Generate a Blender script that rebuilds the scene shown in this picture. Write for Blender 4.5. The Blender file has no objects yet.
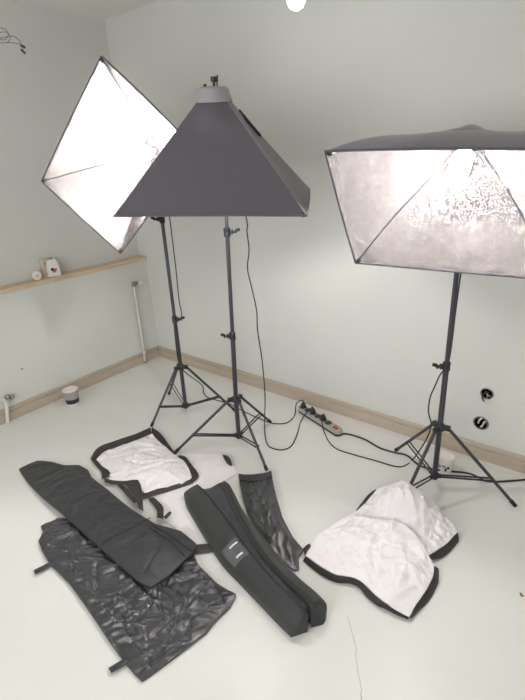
import bpy, bmesh, math, random
import numpy as np
from mathutils import Vector, Matrix, noise
from mathutils.geometry import delaunay_2d_cdt

random.seed(4)
scene = bpy.context.scene
COL = scene.collection

# ------------------------------------------------------------------ camera
FPX, YAW, PITCH, ROLL = 471.3, -0.6922, -0.3917, -0.0531
CAM = np.array([3.0817, -2.3258, 1.55])
_f = np.array([math.sin(YAW)*math.cos(PITCH), math.cos(YAW)*math.cos(PITCH), math.sin(PITCH)])
_r = np.array([math.cos(YAW), -math.sin(YAW), 0.0])
_u = np.cross(_r, _f)
_c, _s = math.cos(ROLL), math.sin(ROLL)
RGT, UPV, FWD = _c*_r + _s*_u, -_s*_r + _c*_u, _f

cd = bpy.data.cameras.new('camera')
cam = bpy.data.objects.new('camera', cd)
COL.objects.link(cam)
cd.sensor_fit = 'HORIZONTAL'
cd.sensor_width = 36.0
cd.lens = 36.0*FPX/525.0
cd.clip_start = 0.05
M = Matrix.Identity(4)
for i in range(3):
    M[i][0], M[i][1], M[i][2], M[i][3] = RGT[i], UPV[i], -FWD[i], CAM[i]
cam.matrix_world = M
scene.camera = cam


def ray(px, py):
    d = FWD*FPX + RGT*(px-262.5) - UPV*(py-350.0)
    return d/np.linalg.norm(d)


def at_z(px, py, z=0.0):
    d = ray(px, py)
    return Vector(CAM + d*(z-CAM[2])/d[2])


def at_x(px, py, x=0.0):
    d = ray(px, py)
    return Vector(CAM + d*(x-CAM[0])/d[0])


def at_y(px, py, y=0.0):
    d = ray(px, py)
    return Vector(CAM + d*(y-CAM[1])/d[1])


def height_over(px, py, x, y):
    d = ray(px, py)
    h = np.array([x, y]) - CAM[:2]
    t = (h @ d[:2])/(d[:2] @ d[:2])
    return CAM[2] + t*d[2]


# ------------------------------------------------------------------ materials
def mat(name, col, rough=0.5, metal=0.0, spec=0.5, sheen=0.0):
    m = bpy.data.materials.new(name)
    m.use_nodes = True
    b = m.node_tree.nodes['Principled BSDF']
    b.inputs['Base Color'].default_value = (*col, 1)
    b.inputs['Roughness'].default_value = rough
    b.inputs['Metallic'].default_value = metal
    b.inputs['Specular IOR Level'].default_value = spec
    if sheen:
        b.inputs['Sheen Weight'].default_value = sheen
        b.inputs['Sheen Roughness'].default_value = 0.4
    return m


def vary(m, scale, amount, detail=4, stretch=None):
    """tint the base colour by object-space noise"""
    nt = m.node_tree
    b = nt.nodes['Principled BSDF']
    base = b.inputs['Base Color'].default_value[:]
    tc = nt.nodes.new('ShaderNodeTexCoord')
    src = tc.outputs['Object']
    if stretch:
        mp = nt.nodes.new('ShaderNodeMapping')
        mp.inputs['Scale'].default_value = stretch
        nt.links.new(src, mp.inputs['Vector'])
        src = mp.outputs['Vector']
    n = nt.nodes.new('ShaderNodeTexNoise')
    n.inputs['Scale'].default_value = scale
    n.inputs['Detail'].default_value = detail
    nt.links.new(src, n.inputs['Vector'])
    r = nt.nodes.new('ShaderNodeValToRGB')
    r.color_ramp.elements[0].position = 0.3
    r.color_ramp.elements[1].position = 0.7
    r.color_ramp.elements[0].color = (*[c*(1-amount) for c in base[:3]], 1)
    r.color_ramp.elements[1].color = (*[min(1, c*(1+amount)) for c in base[:3]], 1)
    nt.links.new(n.outputs['Fac'], r.inputs['Fac'])
    nt.links.new(r.outputs['Color'], b.inputs['Base Color'])
    return m


def bump(m, scale, strength, dist=0.002, detail=3, kind='noise', stretch=None):
    nt = m.node_tree
    b = nt.nodes['Principled BSDF']
    tc = nt.nodes.new('ShaderNodeTexCoord')
    src = tc.outputs['Object']
    if stretch:
        mp = nt.nodes.new('ShaderNodeMapping')
        mp.inputs['Scale'].default_value = stretch
        nt.links.new(src, mp.inputs['Vector'])
        src = mp.outputs['Vector']
    if kind == 'noise':
        n = nt.nodes.new('ShaderNodeTexNoise')
        n.inputs['Detail'].default_value = detail
        out = n.outputs['Fac']
    else:
        n = nt.nodes.new('ShaderNodeTexVoronoi')
        out = n.outputs['Distance']
    n.inputs['Scale'].default_value = scale
    nt.links.new(src, n.inputs['Vector'])
    bp = nt.nodes.new('ShaderNodeBump')
    bp.inputs['Strength'].default_value = strength
    bp.inputs['Distance'].default_value = dist
    nt.links.new(out, bp.inputs['Height'])
    prev = b.inputs['Normal'].links
    if prev:
        nt.links.new(prev[0].from_socket, bp.inputs['Normal'])
    nt.links.new(bp.outputs['Normal'], b.inputs['Normal'])
    return m


def emit(name, col, strength):
    m = bpy.data.materials.new(name)
    m.use_nodes = True
    b = m.node_tree.nodes['Principled BSDF']
    b.inputs['Base Color'].default_value = (*col, 1)
    b.inputs['Emission Color'].default_value = (*col, 1)
    b.inputs['Emission Strength'].default_value = strength
    return m


M_WALL = bump(vary(mat('wall_paint', (0.648, 0.652, 0.620), 0.75, spec=0.25), 1.6, 0.03), 60, 0.12, 0.002)
M_CEIL = bump(vary(mat('ceiling_paint', (0.78, 0.75, 0.73), 0.85, spec=0.2), 1.5, 0.03), 50, 0.1)
M_FLOOR = bump(vary(mat('floor_paint', (0.71, 0.708, 0.675), 0.34, spec=0.35), 2.2, 0.035), 90, 0.10, 0.002)
M_BASE = bump(vary(mat('baseboard_tan', (0.46, 0.385, 0.305), 0.5), 3, 0.06, stretch=(1, 1, 12)), 40, 0.1)
M_WOOD = vary(mat('pale_wood', (0.62, 0.48, 0.33), 0.5), 7, 0.16, stretch=(6, 0.7, 8))
M_BLACKMETAL = mat('black_painted_metal', (0.018, 0.018, 0.021), 0.38)
M_BLACKPLASTIC = mat('black_plastic', (0.02, 0.02, 0.022), 0.42)
M_RUBBER = mat('black_rubber', (0.012, 0.012, 0.012), 0.7)
M_CORD = mat('black_cord', (0.015, 0.015, 0.016), 0.5)
M_OUTER = bump(mat('hazed_black_fabric', (0.085, 0.078, 0.094), 0.62, sheen=0.35), 500, 0.15, 0.001)  # black fabric with lens haze mixed into its base colour as lavender grey
M_SILVER = bump(bump(vary(mat('silver_foil', (0.375, 0.35, 0.352), 0.27, metal=1.0), 220, 0.25), 260, 1.0, 0.0065, kind='v'), 8, 0.5, 0.025)
M_ROD = mat('grey_rod', (0.12, 0.12, 0.13), 0.4, metal=0.6)
M_GREYPLASTIC = mat('grey_plastic', (0.30, 0.285, 0.30), 0.45)
M_TUBE = mat('anodised_black_tube', (0.06, 0.057, 0.067), 0.34, metal=0.35)
M_SATIN = bump(mat('black_satin_nylon', (0.028, 0.029, 0.032), 0.34, spec=0.9, sheen=0.1), 700, 0.10, 0.001)
M_DULL = bump(mat('black_polyester', (0.024, 0.025, 0.029), 0.44, spec=0.6, sheen=0.12), 600, 0.15, 0.001)
M_CASE = bump(mat('black_padded_nylon', (0.034, 0.037, 0.036), 0.6, spec=0.4, sheen=0.15), 650, 0.3, 0.001)
M_LINING = bump(mat('black_case_lining', (0.05, 0.05, 0.056), 0.36, spec=0.6), 60, 0.6, 0.006)
M_WEB = mat('black_webbing', (0.030, 0.027, 0.026), 0.55)
M_DIFF = bump(mat('white_diffuser_nylon', (0.80, 0.765, 0.775), 0.5, spec=0.3), 26, 0.35, 0.01)
M_PIPE = mat('white_pipe', (0.68, 0.68, 0.63), 0.4)
M_STRIP = mat('grey_power_strip', (0.36, 0.35, 0.31), 0.45)
M_RED = mat('red_switch', (0.65, 0.09, 0.04), 0.35)
M_CUP = mat('white_cup', (0.72, 0.71, 0.68), 0.45)
M_CUPGREY = mat('grey_cup', (0.33, 0.31, 0.32), 0.5)
M_PINKISH = mat('pale_pink_lid', (0.78, 0.69, 0.67), 0.5)
M_DARK = mat('dark_print', (0.02, 0.02, 0.025), 0.6)
M_CARD = mat('white_card', (0.76, 0.70, 0.68), 0.6)
M_PINKPRINT = mat('pink_print', (0.50, 0.16, 0.18), 0.6)
M_BEIGE = mat('beige_card', (0.62, 0.52, 0.42), 0.6)
M_STEEL = mat('galvanised_steel', (0.34, 0.33, 0.31), 0.4, metal=0.8)
M_HOLE = mat('dark_recess', (0.05, 0.045, 0.04), 0.9)
M_WIREW = mat('white_wire', (0.75, 0.73, 0.70), 0.5)
M_WIREB = mat('brown_wire', (0.22, 0.17, 0.155), 0.5)
M_LABEL = mat('clear_label_pocket', (0.09, 0.092, 0.098), 0.12, spec=0.8)
M_GLINT = mat('pocket_glint', (0.70, 0.71, 0.72), 0.4)  # flat white for the glint painted on the label pocket
M_BULB = emit('lit_bulb', (1.0, 0.965, 0.93), 290.0)
M_CEILBULB = emit('lit_ceiling_bulb', (1.0, 0.97, 0.93), 25.0)


def floor_crack(m):
    """a hairline crack in the painted floor, running towards the camera"""
    nt = m.node_tree
    b = nt.nodes['Principled BSDF']
    A, B = at_z(349, 616), at_z(363, 705)
    d = (B-A).normalized()
    nrm = Vector((-d.y, d.x, 0))
    geo = nt.nodes.new('ShaderNodeNewGeometry')
    sub = nt.nodes.new('ShaderNodeVectorMath'); sub.operation = 'SUBTRACT'
    sub.inputs[1].default_value = A
    nt.links.new(geo.outputs['Position'], sub.inputs[0])

    def dot(v):
        n = nt.nodes.new('ShaderNodeVectorMath'); n.operation = 'DOT_PRODUCT'
        n.inputs[1].default_value = v
        nt.links.new(sub.outputs[0], n.inputs[0])
        return n.outputs['Value']

    def mth(op, a, c=None):
        n = nt.nodes.new('ShaderNodeMath'); n.operation = op
        for i, x in enumerate((a, c)):
            if x is None:
                continue
            if isinstance(x, (int, float)):
                n.inputs[i].default_value = x
            else:
                nt.links.new(x, n.inputs[i])
        return n.outputs[0]
    along, across = dot(d), dot(nrm)
    nz = nt.nodes.new('ShaderNodeTexNoise')
    nz.inputs['Scale'].default_value = 9
    nz.inputs['Detail'].default_value = 5
    nt.links.new(geo.outputs['Position'], nz.inputs['Vector'])
    wob = mth('MULTIPLY', mth('SUBTRACT', nz.outputs['Fac'], 0.5), 0.05)
    near = mth('LESS_THAN', mth('ABSOLUTE', mth('ADD', across, wob)), 0.0011)
    span = mth('MULTIPLY', mth('GREATER_THAN', along, 0.0), mth('LESS_THAN', along, 1.6))
    fac = mth('MULTIPLY', mth('MULTIPLY', near, span), 0.6)
    mix = nt.nodes.new('ShaderNodeMix'); mix.data_type = 'RGBA'
    old = b.inputs['Base Color'].links[0].from_socket
    nt.links.new(fac, mix.inputs['Factor'])
    nt.links.new(old, mix.inputs['A'])
    mix.inputs['B'].default_value = (0.22, 0.20, 0.18, 1)
    nt.links.new(mix.outputs['Result'], b.inputs['Base Color'])


floor_crack(M_FLOOR)


# ------------------------------------------------------------------ mesh building
class MB:
    def __init__(self):
        self.v, self.f = [], []

    def add(self, verts, faces):
        o = len(self.v)
        self.v += [Vector(p) for p in verts]
        self.f += [tuple(i+o for i in f) for f in faces]
        return self

    def box(self, c, size, rot=None, bev=0.0):
        bm = bmesh.new()
        bmesh.ops.create_cube(bm, size=1)
        for v in bm.verts:
            v.co = Vector((v.co.x*size[0], v.co.y*size[1], v.co.z*size[2]))
        if bev:
            bmesh.ops.bevel(bm, geom=bm.edges[:], offset=bev, segments=2, affect='EDGES', profile=0.5)
        R = rot if rot else Matrix.Identity(3)
        bm.verts.index_update()
        self.add([Vector(c) + R @ v.co for v in bm.verts], [[v.index for v in f.verts] for f in bm.faces])
        bm.free()
        return self

    def tube(self, pts, r, seg=10, caps=True):
        pts = [Vector(p) for p in pts]
        n = len(pts)
        rr = r if isinstance(r, (list, tuple)) else [r]*n
        t = [(pts[min(i+1, n-1)]-pts[max(i-1, 0)]).normalized() for i in range(n)]
        a = Vector((0, 0, 1)) if abs(t[0].z) < .9 else Vector((1, 0, 0))
        x = t[0].cross(a).normalized()
        V, F = [], []
        for i in range(n):
            if i:
                x = (x - t[i]*x.dot(t[i]))
                x = x.normalized() if x.length > 1e-6 else t[i].orthogonal().normalized()
            y = t[i].cross(x)
            for k in range(seg):
                th = 2*math.pi*k/seg
                V.append(pts[i] + (x*math.cos(th)+y*math.sin(th))*rr[i])
        for i in range(n-1):
            for k in range(seg):
                k2 = (k+1) % seg
                F.append((i*seg+k, i*seg+k2, (i+1)*seg+k2, (i+1)*seg+k))
        if caps:
            F.append(tuple(range(seg-1, -1, -1)))
            F.append(tuple((n-1)*seg+k for k in range(seg)))
        return self.add(V, F)

    def lathe(self, base, axis, prof, seg=24):
        """prof: (radius, distance along the axis)"""
        axis = Vector(axis).normalized()
        x = axis.orthogonal().normalized()
        y = axis.cross(x)
        base = Vector(base)
        V, F = [], []
        for r, h in prof:
            for k in range(seg):
                th = 2*math.pi*k/seg
                V.append(base + axis*h + (x*math.cos(th)+y*math.sin(th))*max(r, 1e-5))
        n = len(prof)
        for i in range(n-1):
            for k in range(seg):
                k2 = (k+1) % seg
                F.append((i*seg+k, i*seg+k2, (i+1)*seg+k2, (i+1)*seg+k))
        F.append(tuple(range(seg-1, -1, -1)))
        F.append(tuple((n-1)*seg+k for k in range(seg)))
        return self.add(V, F)

    def bar(self, a, b, w, h, up=(0, 0, 1), bev=0.0):
        a, b = Vector(a), Vector(b)
        d = (b-a)
        L = d.length
        x = d.normalized()
        y = Vector(up).cross(x)
        y = y.normalized() if y.length > 1e-5 else x.orthogonal().normalized()
        z = x.cross(y)
        return self.box((a+b)/2, (L, w, h), Matrix((x, y, z)).transposed(), bev)

    def build(self, name, material, parent=None, smooth=True, angle=40):
        me = bpy.data.meshes.new(name)
        org = Vector((0, 0, 0))
        if parent is not None:
            org = parent.matrix_world.translation
        elif self.v:
            lo = Vector([min(p[i] for p in self.v) for i in range(3)])
            hi = Vector([max(p[i] for p in self.v) for i in range(3)])
            org = Vector(((lo.x+hi.x)/2, (lo.y+hi.y)/2, lo.z))
        me.from_pydata([p-org for p in self.v], [], self.f)
        bm = bmesh.new()
        bm.from_mesh(me)
        bmesh.ops.recalc_face_normals(bm, faces=bm.faces[:])
        bm.to_mesh(me)
        bm.free()
        if smooth:
            for p in me.polygons:
                p.use_smooth = True
            try:
                me.set_sharp_from_angle(angle=math.radians(angle))
            except Exception:
                pass
        me.materials.append(material)
        o = bpy.data.objects.new(name, me)
        COL.objects.link(o)
        if parent is not None:
            o.parent = parent
            if parent.type == 'MESH':
                o.location = (0, 0, 0)
        else:
            o.location = org
        bpy.context.view_layer.update()
        return o


def tag(o, label=None, cat=None, group=None, kind=None):
    if label: o['label'] = label
    if cat: o['category'] = cat
    if group: o['group'] = group
    if kind: o['kind'] = kind
    return o


def thing(name, loc, label, cat, group=None):
    o = bpy.data.objects.new(name, None)
    o.empty_display_size = 0.05
    o.location = loc
    COL.objects.link(o)
    bpy.context.view_layer.update()
    return tag(o, label, cat, group)


def structure(o):
    o['kind'] = 'structure'
    return o


def spline(pts, n=8):
    """Catmull-Rom through the points"""
    P = [Vector(p) for p in pts]
    out = []
    for i in range(len(P)-1):
        p0, p1, p2, p3 = P[max(i-1, 0)], P[i], P[i+1], P[min(i+2, len(P)-1)]
        for k in range(n):
            t = k/n
            out.append(0.5*((2*p1)+(p2-p0)*t+(2*p0-5*p1+4*p2-p3)*t*t+(3*p1-p0-3*p2+p3)*t**3))
    out.append(P[-1])
    return out


# ------------------------------------------------------------------ the room
XR, YF, ZC, XB = 4.4, -3.7, 2.44, -0.075
T = 0.12
w = MB()
# left wall: lower half stands proud (x=0) up to the ledge, upper half is set back
prof = [(XB-T, -0.0), (0, 0), (0, 0.829), (XB, 0.829), (XB, ZC), (XB-T, ZC)]
V = [(x, YF, z) for x, z in prof] + [(x, T, z) for x, z in prof]
n = len(prof)
w.add(V, [tuple(range(n)), tuple(range(2*n-1, n-1, -1))] + [(i, (i+1) % n, (i+1) % n+n, i+n) for i in range(n)])
structure(w.build('wall_left', M_WALL, smooth=False))
wb = structure(MB().box(((XR+XB)/2, T/2, ZC/2), (XR-XB, T, ZC)).build('wall_back', M_WALL, smooth=False))
structure(MB().box((XR+T/2, (YF+T)/2, ZC/2), (T, T-YF, ZC)).build('wall_right', M_WALL, smooth=False))
WX0, WX1, WZ0, WZ1 = 0.9, 3.5, 0.75, 1.95  # opening for an invented window behind the camera
wf = MB()
wf.box(((XB-T+WX0)/2, YF-T/2, ZC/2), (WX0-XB+T, T, ZC)).box(((XR+T+WX1)/2, YF-T/2, ZC/2), (XR+T-WX1, T, ZC))
wf.box(((WX0+WX1)/2, YF-T/2, WZ0/2), (WX1-WX0, T, WZ0)).box(((WX0+WX1)/2, YF-T/2, (ZC+WZ1)/2), (WX1-WX0, T, ZC-WZ1))
structure(wf.build('wall_front', M_WALL, smooth=False))
win = MB()  # frame of the invented window, added to let in fill light
for xa, xb, za, zb in ((WX0, WX1, WZ0, WZ0+.05), (WX0, WX1, WZ1-.05, WZ1), (WX0, WX0+.05, WZ0, WZ1), (WX1-.05, WX1, WZ0, WZ1), ((WX0+WX1)/2-.03, (WX0+WX1)/2+.03, WZ0, WZ1)):
    win.box(((xa+xb)/2, YF-.06, (za+zb)/2), (xb-xa, .06, zb-za), bev=.004)
structure(win.build('added_window_1', M_PIPE, smooth=False))
al = bpy.data.lights.new('added_fill', 'AREA')  # added fill light, standing in for daylight from outside the invented window
al.shape = 'RECTANGLE'; al.size = WX1-WX0; al.size_y = WZ1-WZ0
al.energy = 54; al.color = (0.97, 0.985, 1.0)
alo = bpy.data.objects.new('added_fill', al)
alo.location = ((WX0+WX1)/2, YF-T-.02, (WZ0+WZ1)/2)
alo.rotation_euler = (math.radians(90), 0, 0)
COL.objects.link(alo)
structure(MB().box(((XR+XB)/2, YF/2, -T/2), (XR-XB+2*T, -YF+2*T, T)).build('floor', M_FLOOR, smooth=False))
structure(MB().box(((XR+XB)/2, YF/2, ZC+T/2), (XR-XB+2*T, -YF+2*T, T)).build('ceiling', M_CEIL, smooth=False))


def baseboard(name, a, b, nrm):
    a, b, nrm = Vector(a), Vector(b), Vector(nrm)
    pr = [(0, 0), (.016, 0), (.016, .062), (.008, .066), (.008, .070), (.014, .074), (.014, .085), (.009, .0915), (0, .0915)]
    n = len(pr)
    V = [a+nrm*x+Vector((0, 0, z)) for x, z in pr] + [b+nrm*x+Vector((0, 0, z)) for x, z in pr]
    m = MB()
    m.add(V, [tuple(range(n)), tuple(range(2*n-1, n-1, -1))] + [(i, (i+1) % n, (i+1) % n+n, i+n) for i in range(n)])
    return structure(m.build(name, M_BASE, smooth=False))


baseboard('baseboard_left', (0, YF, 0), (0, 0, 0), (1, 0, 0))
baseboard('baseboard_back', (0.0165, 0, 0), (XR, 0, 0), (0, -1, 0))

# ledge board on top of the proud lower wall
lb = MB()
lb.box(((XB+.016)/2, YF/2-.004, .844), (.016-XB, -YF-.012, .030), bev=.003)
ledge = lb.build('wall_ledge', M_WOOD, smooth=False)
tag(ledge, 'long pale wooden ledge board running along the left wall', 'ledge')

# ------------------------------------------------------------------ open socket boxes in the back wall


def hole(px, py, R, name, label, wires):
    c = at_y(px, py)
    cut = MB().lathe((c.x, .05, c.z), (0, -1, 0), [(R, 0), (R, .08)], 32).build('cutter', M_HOLE)
    md = wb.modifiers.new('b', 'BOOLEAN')
    md.object = cut
    md.operation = 'DIFFERENCE'
    md.solver = 'EXACT'
    bpy.context.view_layer.update()
    me = bpy.data.meshes.new_from_object(wb.evaluated_get(bpy.context.evaluated_depsgraph_get()))
    wb.modifiers.clear()
    wb.data = me
    bpy.data.objects.remove(cut)
    t = thing(name, (c.x, 0, c.z), label, 'socket box', 'open round boxes in the back wall')
    # steel cup lining the hole, with a thin rim over the plaster
    MB().lathe((c.x, .048, c.z), (0, -1, 0), [(R*.96, 0), (R*.96, .047), (R*1.06, .0485), (R*1.06, .0495), (R*.90, .0495), (R*.88, .004), (.0, .004)], 32).build('box_cup', M_HOLE, t)
    MB().lathe((c.x, .004, c.z), (0, -1, 0), [(R*.965, 0), (R*1.05, .005), (R*.90, .0065), (R*.88, 0)], 32).build('rim', M_STEEL, t)
    for pts, m, r in wires:
        MB().tube(spline([(c.x+a*R, y, c.z+b*R) for a, y, b in pts], 6), r, 8).build('wire', m, t)


hole(487, 393.5, .030, 'socket_box', 'upper open round socket box with loose wires in back wall',
     [([(-.6, .03, .5), (-.1, -.004, .1), (.5, -.006, -.2), (.7, .02, -.4)], M_STEEL, .004),
      ([(.6, .03, .5), (.2, -.004, .3), (-.4, -.006, .0), (-.6, -.012, -.7), (-.2, -.012, -1.4)], M_DARK, .0035),
      ([(.2, .03, .0), (.1, -.004, -.5), (.6, -.010, -1.6), (.2, -.008, -2.2), (-.3, -.006, -1.7)], M_WIREW, .0012)])
hole(481, 423, .036, 'socket_box', 'lower open round socket box with white wire, just above baseboard',
     [([(-.3, .03, -.6), (-.35, -.003, .0), (-.15, -.008, .65), (.1, .01, .75)], M_WIREW, .0045),
      ([(.4, .03, .6), (.35, -.004, .1), (.15, -.006, -.5), (-.2, .02, -.6)], M_WIREW, .0035),
      ([(.5, .03, -.4), (.6, -.002, .1), (.5, .01, .6)], M_STEEL, .004)])

# ------------------------------------------------------------------ things on and along the left wall
p0, p1 = at_x(136, 284, .022), at_x(143.5, 361, .022)
t = thing('heating_pipe', (.022, -.165, 0), 'thin white vertical pipe with a small valve near the room corner', 'pipe', 'pipe stubs on the left wall')
MB().tube([(.022, -.172, .006), (.022, -.170, .10), (.022, -.168, .40), (.022, -.166, .655)], .0085, 12).build('pipe', M_PIPE, t)
MB().lathe((.022, -.172, .0), (0, 0, 1), [(.013, 0), (.013, .012), (.0095, .016)], 14).build('floor_collar', M_STEEL, t)
MB().lathe((.022, -.172, .088), (0, 0, 1), [(.009, 0), (.013, .003), (.013, .02), (.009, .023)], 14).build('pipe_nut', M_PIPE, t)
v = MB(); v.lathe((.022, -.166, .650), (0, 0, 1), [(.010, 0), (.014, .004), (.014, .03), (.009, .034)], 12)
v.lathe((.022, -.160, .670), (.3, 1, .05), [(.009, 0), (.013, .006), (.013, .026), (.009, .03)], 12)
tag(v.build('valve', M_WIREB, t), 'dark valve body')
tag(MB().lathe((.031, -.128, .671), (.3, 1, 0), [(.012, 0), (.016, .004), (.016, .026), (.012, .032)], 12).build('valve_cap', M_PINKISH, t), 'pale pink valve cap')

t = thing('pipe_stub', (.03, -1.30, 0), 'short white pipe stub with metal coupling at left edge of photo', 'pipe', 'pipe stubs on the left wall')
a, b = at_x(5.5, 399, .03), at_x(7.5, 421, .03)
MB().tube([(b.x, b.y, .004), (a.x, (a.y+b.y)/2, .08), (a.x, a.y, .150)], .012, 12).build('pipe', M_PIPE, t)
MB().tube([(.03, a.y, .150), (.002, a.y-.002, .156)], .012, 12).build('elbow', M_PIPE, t)
for k in (0, 1):
    q = at_x(7.5+k*4.5, 397, .03)
    MB().lathe((.03, q.y, q.z), (.6, -1, 0.1), [(.010, -.01), (.016, -.008), (.016, .006), (.011, .010)], 14).build('coupling', M_STEEL, t)

for px, py, x, name, lab, m in ((22, 369, 0, 'wall_plug', 'small dark wall plug hole on the lower left wall', M_CUPGREY), (115, 334, 0, 'wall_patch', 'tiny pale filler patch on the wall left of the pipe', M_PIPE)):
    c = at_x(px, py, x)
    tag(MB().lathe((0.0002, c.y, c.z), (1, 0, 0), [(.008, 0), (.008, .0012), (.005, .002)], 14).build(name, m), lab, 'wall plug')

# on the ledge (top at z = .859)
ZL = .8592
c = at_x(37, 274, -.02)
t = thing('tape_roll', (-.025, c.y, ZL), 'small round white roll standing on the ledge, leftmost item', 'roll')
MB().lathe((-.035, c.y, ZL+.030), (1, -.25, 0), [(.012, 0), (.028, 0), (.030, .003), (.030, .022), (.028, .025), (.012, .025)], 22).build('roll', M_CARD, t)
MB().lathe((-.014, c.y-.0055, ZL+.030), (1, -.25, 0), [(.004, 0), (.0118, 0), (.0118, .006), (.004, .006)], 16).build('core', M_BEIGE, t)

c = at_x(54.5, 272, -.02)
t = thing('carton', (-.03, c.y, ZL), 'white tapered carton with a pink and dark print on the ledge', 'carton')
ry = Matrix.Rotation(-.35, 3, 'Z')
m = MB(); V = []
for (hx, hy, z) in ((.020, .040, 0), (.020, .038, .070), (.012, .026, .108), (.011, .024, .112)):
    V += [Vector((-.032, c.y, ZL+z)) + ry @ Vector((sx*hx, sy*hy, 0)) for sx, sy in ((-1, -1), (1, -1), (1, 1), (-1, 1))]
F = [(3, 2, 1, 0), (12, 13, 14, 15)]
for i in range(3):
    F += [(i*4+k, i*4+(k+1) % 4, i*4+4+(k+1) % 4, i*4+4+k) for k in range(4)]
m.add(V, F).build('box_body', M_CARD, t, smooth=False)
for dy, dz, r, mm in ((-.006, .047, .011, M_DARK), (.009, .040, .012, M_PINKPRINT), (.002, .033, .010, M_PINKPRINT), (.018, .050, .006, M_PINKPRINT)):
    pz = Vector((-.032, c.y, ZL+dz)) + ry @ Vector((.0202, dy, 0))
    MB().lathe(pz, ry @ Vector((1, 0, 0)), [(r, 0), (r*.9, .0006)], 12).build('print_spot', mm, t)
MB().lathe((-.032, c.y, ZL+.111), (0, 0, 1), [(.011, 0), (.011, .012), (.008, .014)], 16).build('cap', M_GREYPLASTIC, t)

c2 = at_x(46, 272, -.05)
t = thing('tall_carton', (-.055, c2.y, ZL), 'tall narrow beige carton standing behind the white one on ledge', 'carton')
MB().box((-.052, c2.y, ZL+.062), (.026, .034, .124), bev=.002).build('box_body', M_BEIGE, t, smooth=False)
MB().box((-.0386, c2.y-.002, ZL+.088), (.0012, .010, .018)).build('print_spot', M_PINKPRINT, t, smooth=False)
MB().box((-.0386, c2.y, ZL+.022), (.0012, .030, .010)).build('print_band', M_CUPGREY, t, smooth=False)

# ------------------------------------------------------------------ pots on the floor
c = at_z(72, 404)
t = thing('paint_pot', (c.x+.01, c.y, 0), 'small grey and white paint pot on the floor by left baseboard', 'pot')
X, Y = c.x+.02, c.y
MB().lathe((X, Y, .002), (0, 0, 1), [(.040, 0), (.0425, .022)], 28).build('foot_band', M_CUP, t)
MB().lathe((X, Y, .0245), (0, 0, 1), [(.0428, 0), (.0455, .033)], 28).build('dark_band', M_DARK, t)
MB().lathe((X, Y, .058), (0, 0, 1), [(.0458, 0), (.050, .052), (.053, .053), (.053, .060)], 28).build('cup_body', M_CUPGREY, t)
MB().lathe((X, Y, .1185), (0, 0, 1), [(.0525, 0), (.0525, .004), (.046, .007), (.044, .004), (.0, .004)], 28).build('lid', M_PINKISH, t)

c = at_z(444.5, 471)
X, Y = c.x, c.y+.01
t = thing('paper_cup', (X, Y, 0), 'white cup with black print standing behind the rightmost tripod', 'cup')
MB().lathe((X, Y, .001), (0, 0, 1), [(.030, 0), (.032, .004), (.0385, .078), (.041, .079), (.041, .086), (.0385, .0875), (.0365, .083), (.0, .083)], 28).build('cup_body', M_CUP, t)
MB().lathe((X, Y, .0845), (0, 0, 1), [(.036, 0), (.036, .001), (.0, .0015)], 28).build('cup_filling', M_PINKISH, t)
sp = MB()
for a0, z0, h, wd in ((-2.55, .020, .022, .5), (-2.2, .030, .014, .4), (-1.25, .014, .030, .35), (-.95, .030, .020, .4), (-1.6, .040, .01, .5)):
    V = []; F = []
    for i in range(7):
        th = a0 + wd*(i/6-.5)
        for z in (z0, z0+h*(1-abs(i/6-.5)*1.5)):
            r = .0312+.0072*(z-.004)/.074+.0008
            V.append((X+r*math.cos(th), Y+r*math.sin(th), z))
    for i in range(6):
        F.append((2*i, 2*i+2, 2*i+3, 2*i+1))
    sp.add(V, F)
sp.build('black_print', M_DARK, t)

# scrap at the right edge
c = at_z(524, 593)
rs = MB()
for k in range(3):
    th = .7+k*.5
    rs.box((c.x+.018+.006*k, c.y-.002*k, .006+.005*k), (.05-.008*k, .032, .004), Matrix.Rotation(th, 3, 'Z') @ Matrix.Rotation(.25*(k-1), 3, 'X'), bev=.0015)
t = thing('paper_scrap', (c.x+.02, c.y, 0), 'small crumpled pale scrap on the floor at right edge of photo', 'scrap')
rs.build('scrap', M_CARD, t)
MB().box((c.x+.012, c.y-.006, .003), (.05, .014, .003), Matrix.Rotation(.5, 3, 'Z')).build('dark_edge', M_WIREB, t)

# ------------------------------------------------------------------ lights on stands
GL = 'light stands holding the softboxes'


def leg_foot_on_line(cx, cy, rad, hubpx, q):
    """angle of a leg whose foot, rad away from the pole, falls on the seen line of the leg"""
    best = None
    for i in range(1440):
        a = math.pi*2*i/1440
        P = np.array([cx+rad*math.cos(a), cy+rad*math.sin(a), 0.01])-CAM
        z = P @ FWD
        x, y = 262.5+FPX*(P @ RGT)/z, 350-FPX*(P @ UPV)/z
        dx, dy = q[0]-hubpx[0], q[1]-hubpx[1]
        if (x-hubpx[0])*dx+(y-hubpx[1])*dy < 0 or y < hubpx[1]+45: continue
        e = abs((x-hubpx[0])*dy-(y-hubpx[1])*dx)
        if best is None or e < best[0]: best = (e, a)
    return cx+rad*math.cos(best[1]), cy+rad*math.sin(best[1])


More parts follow.
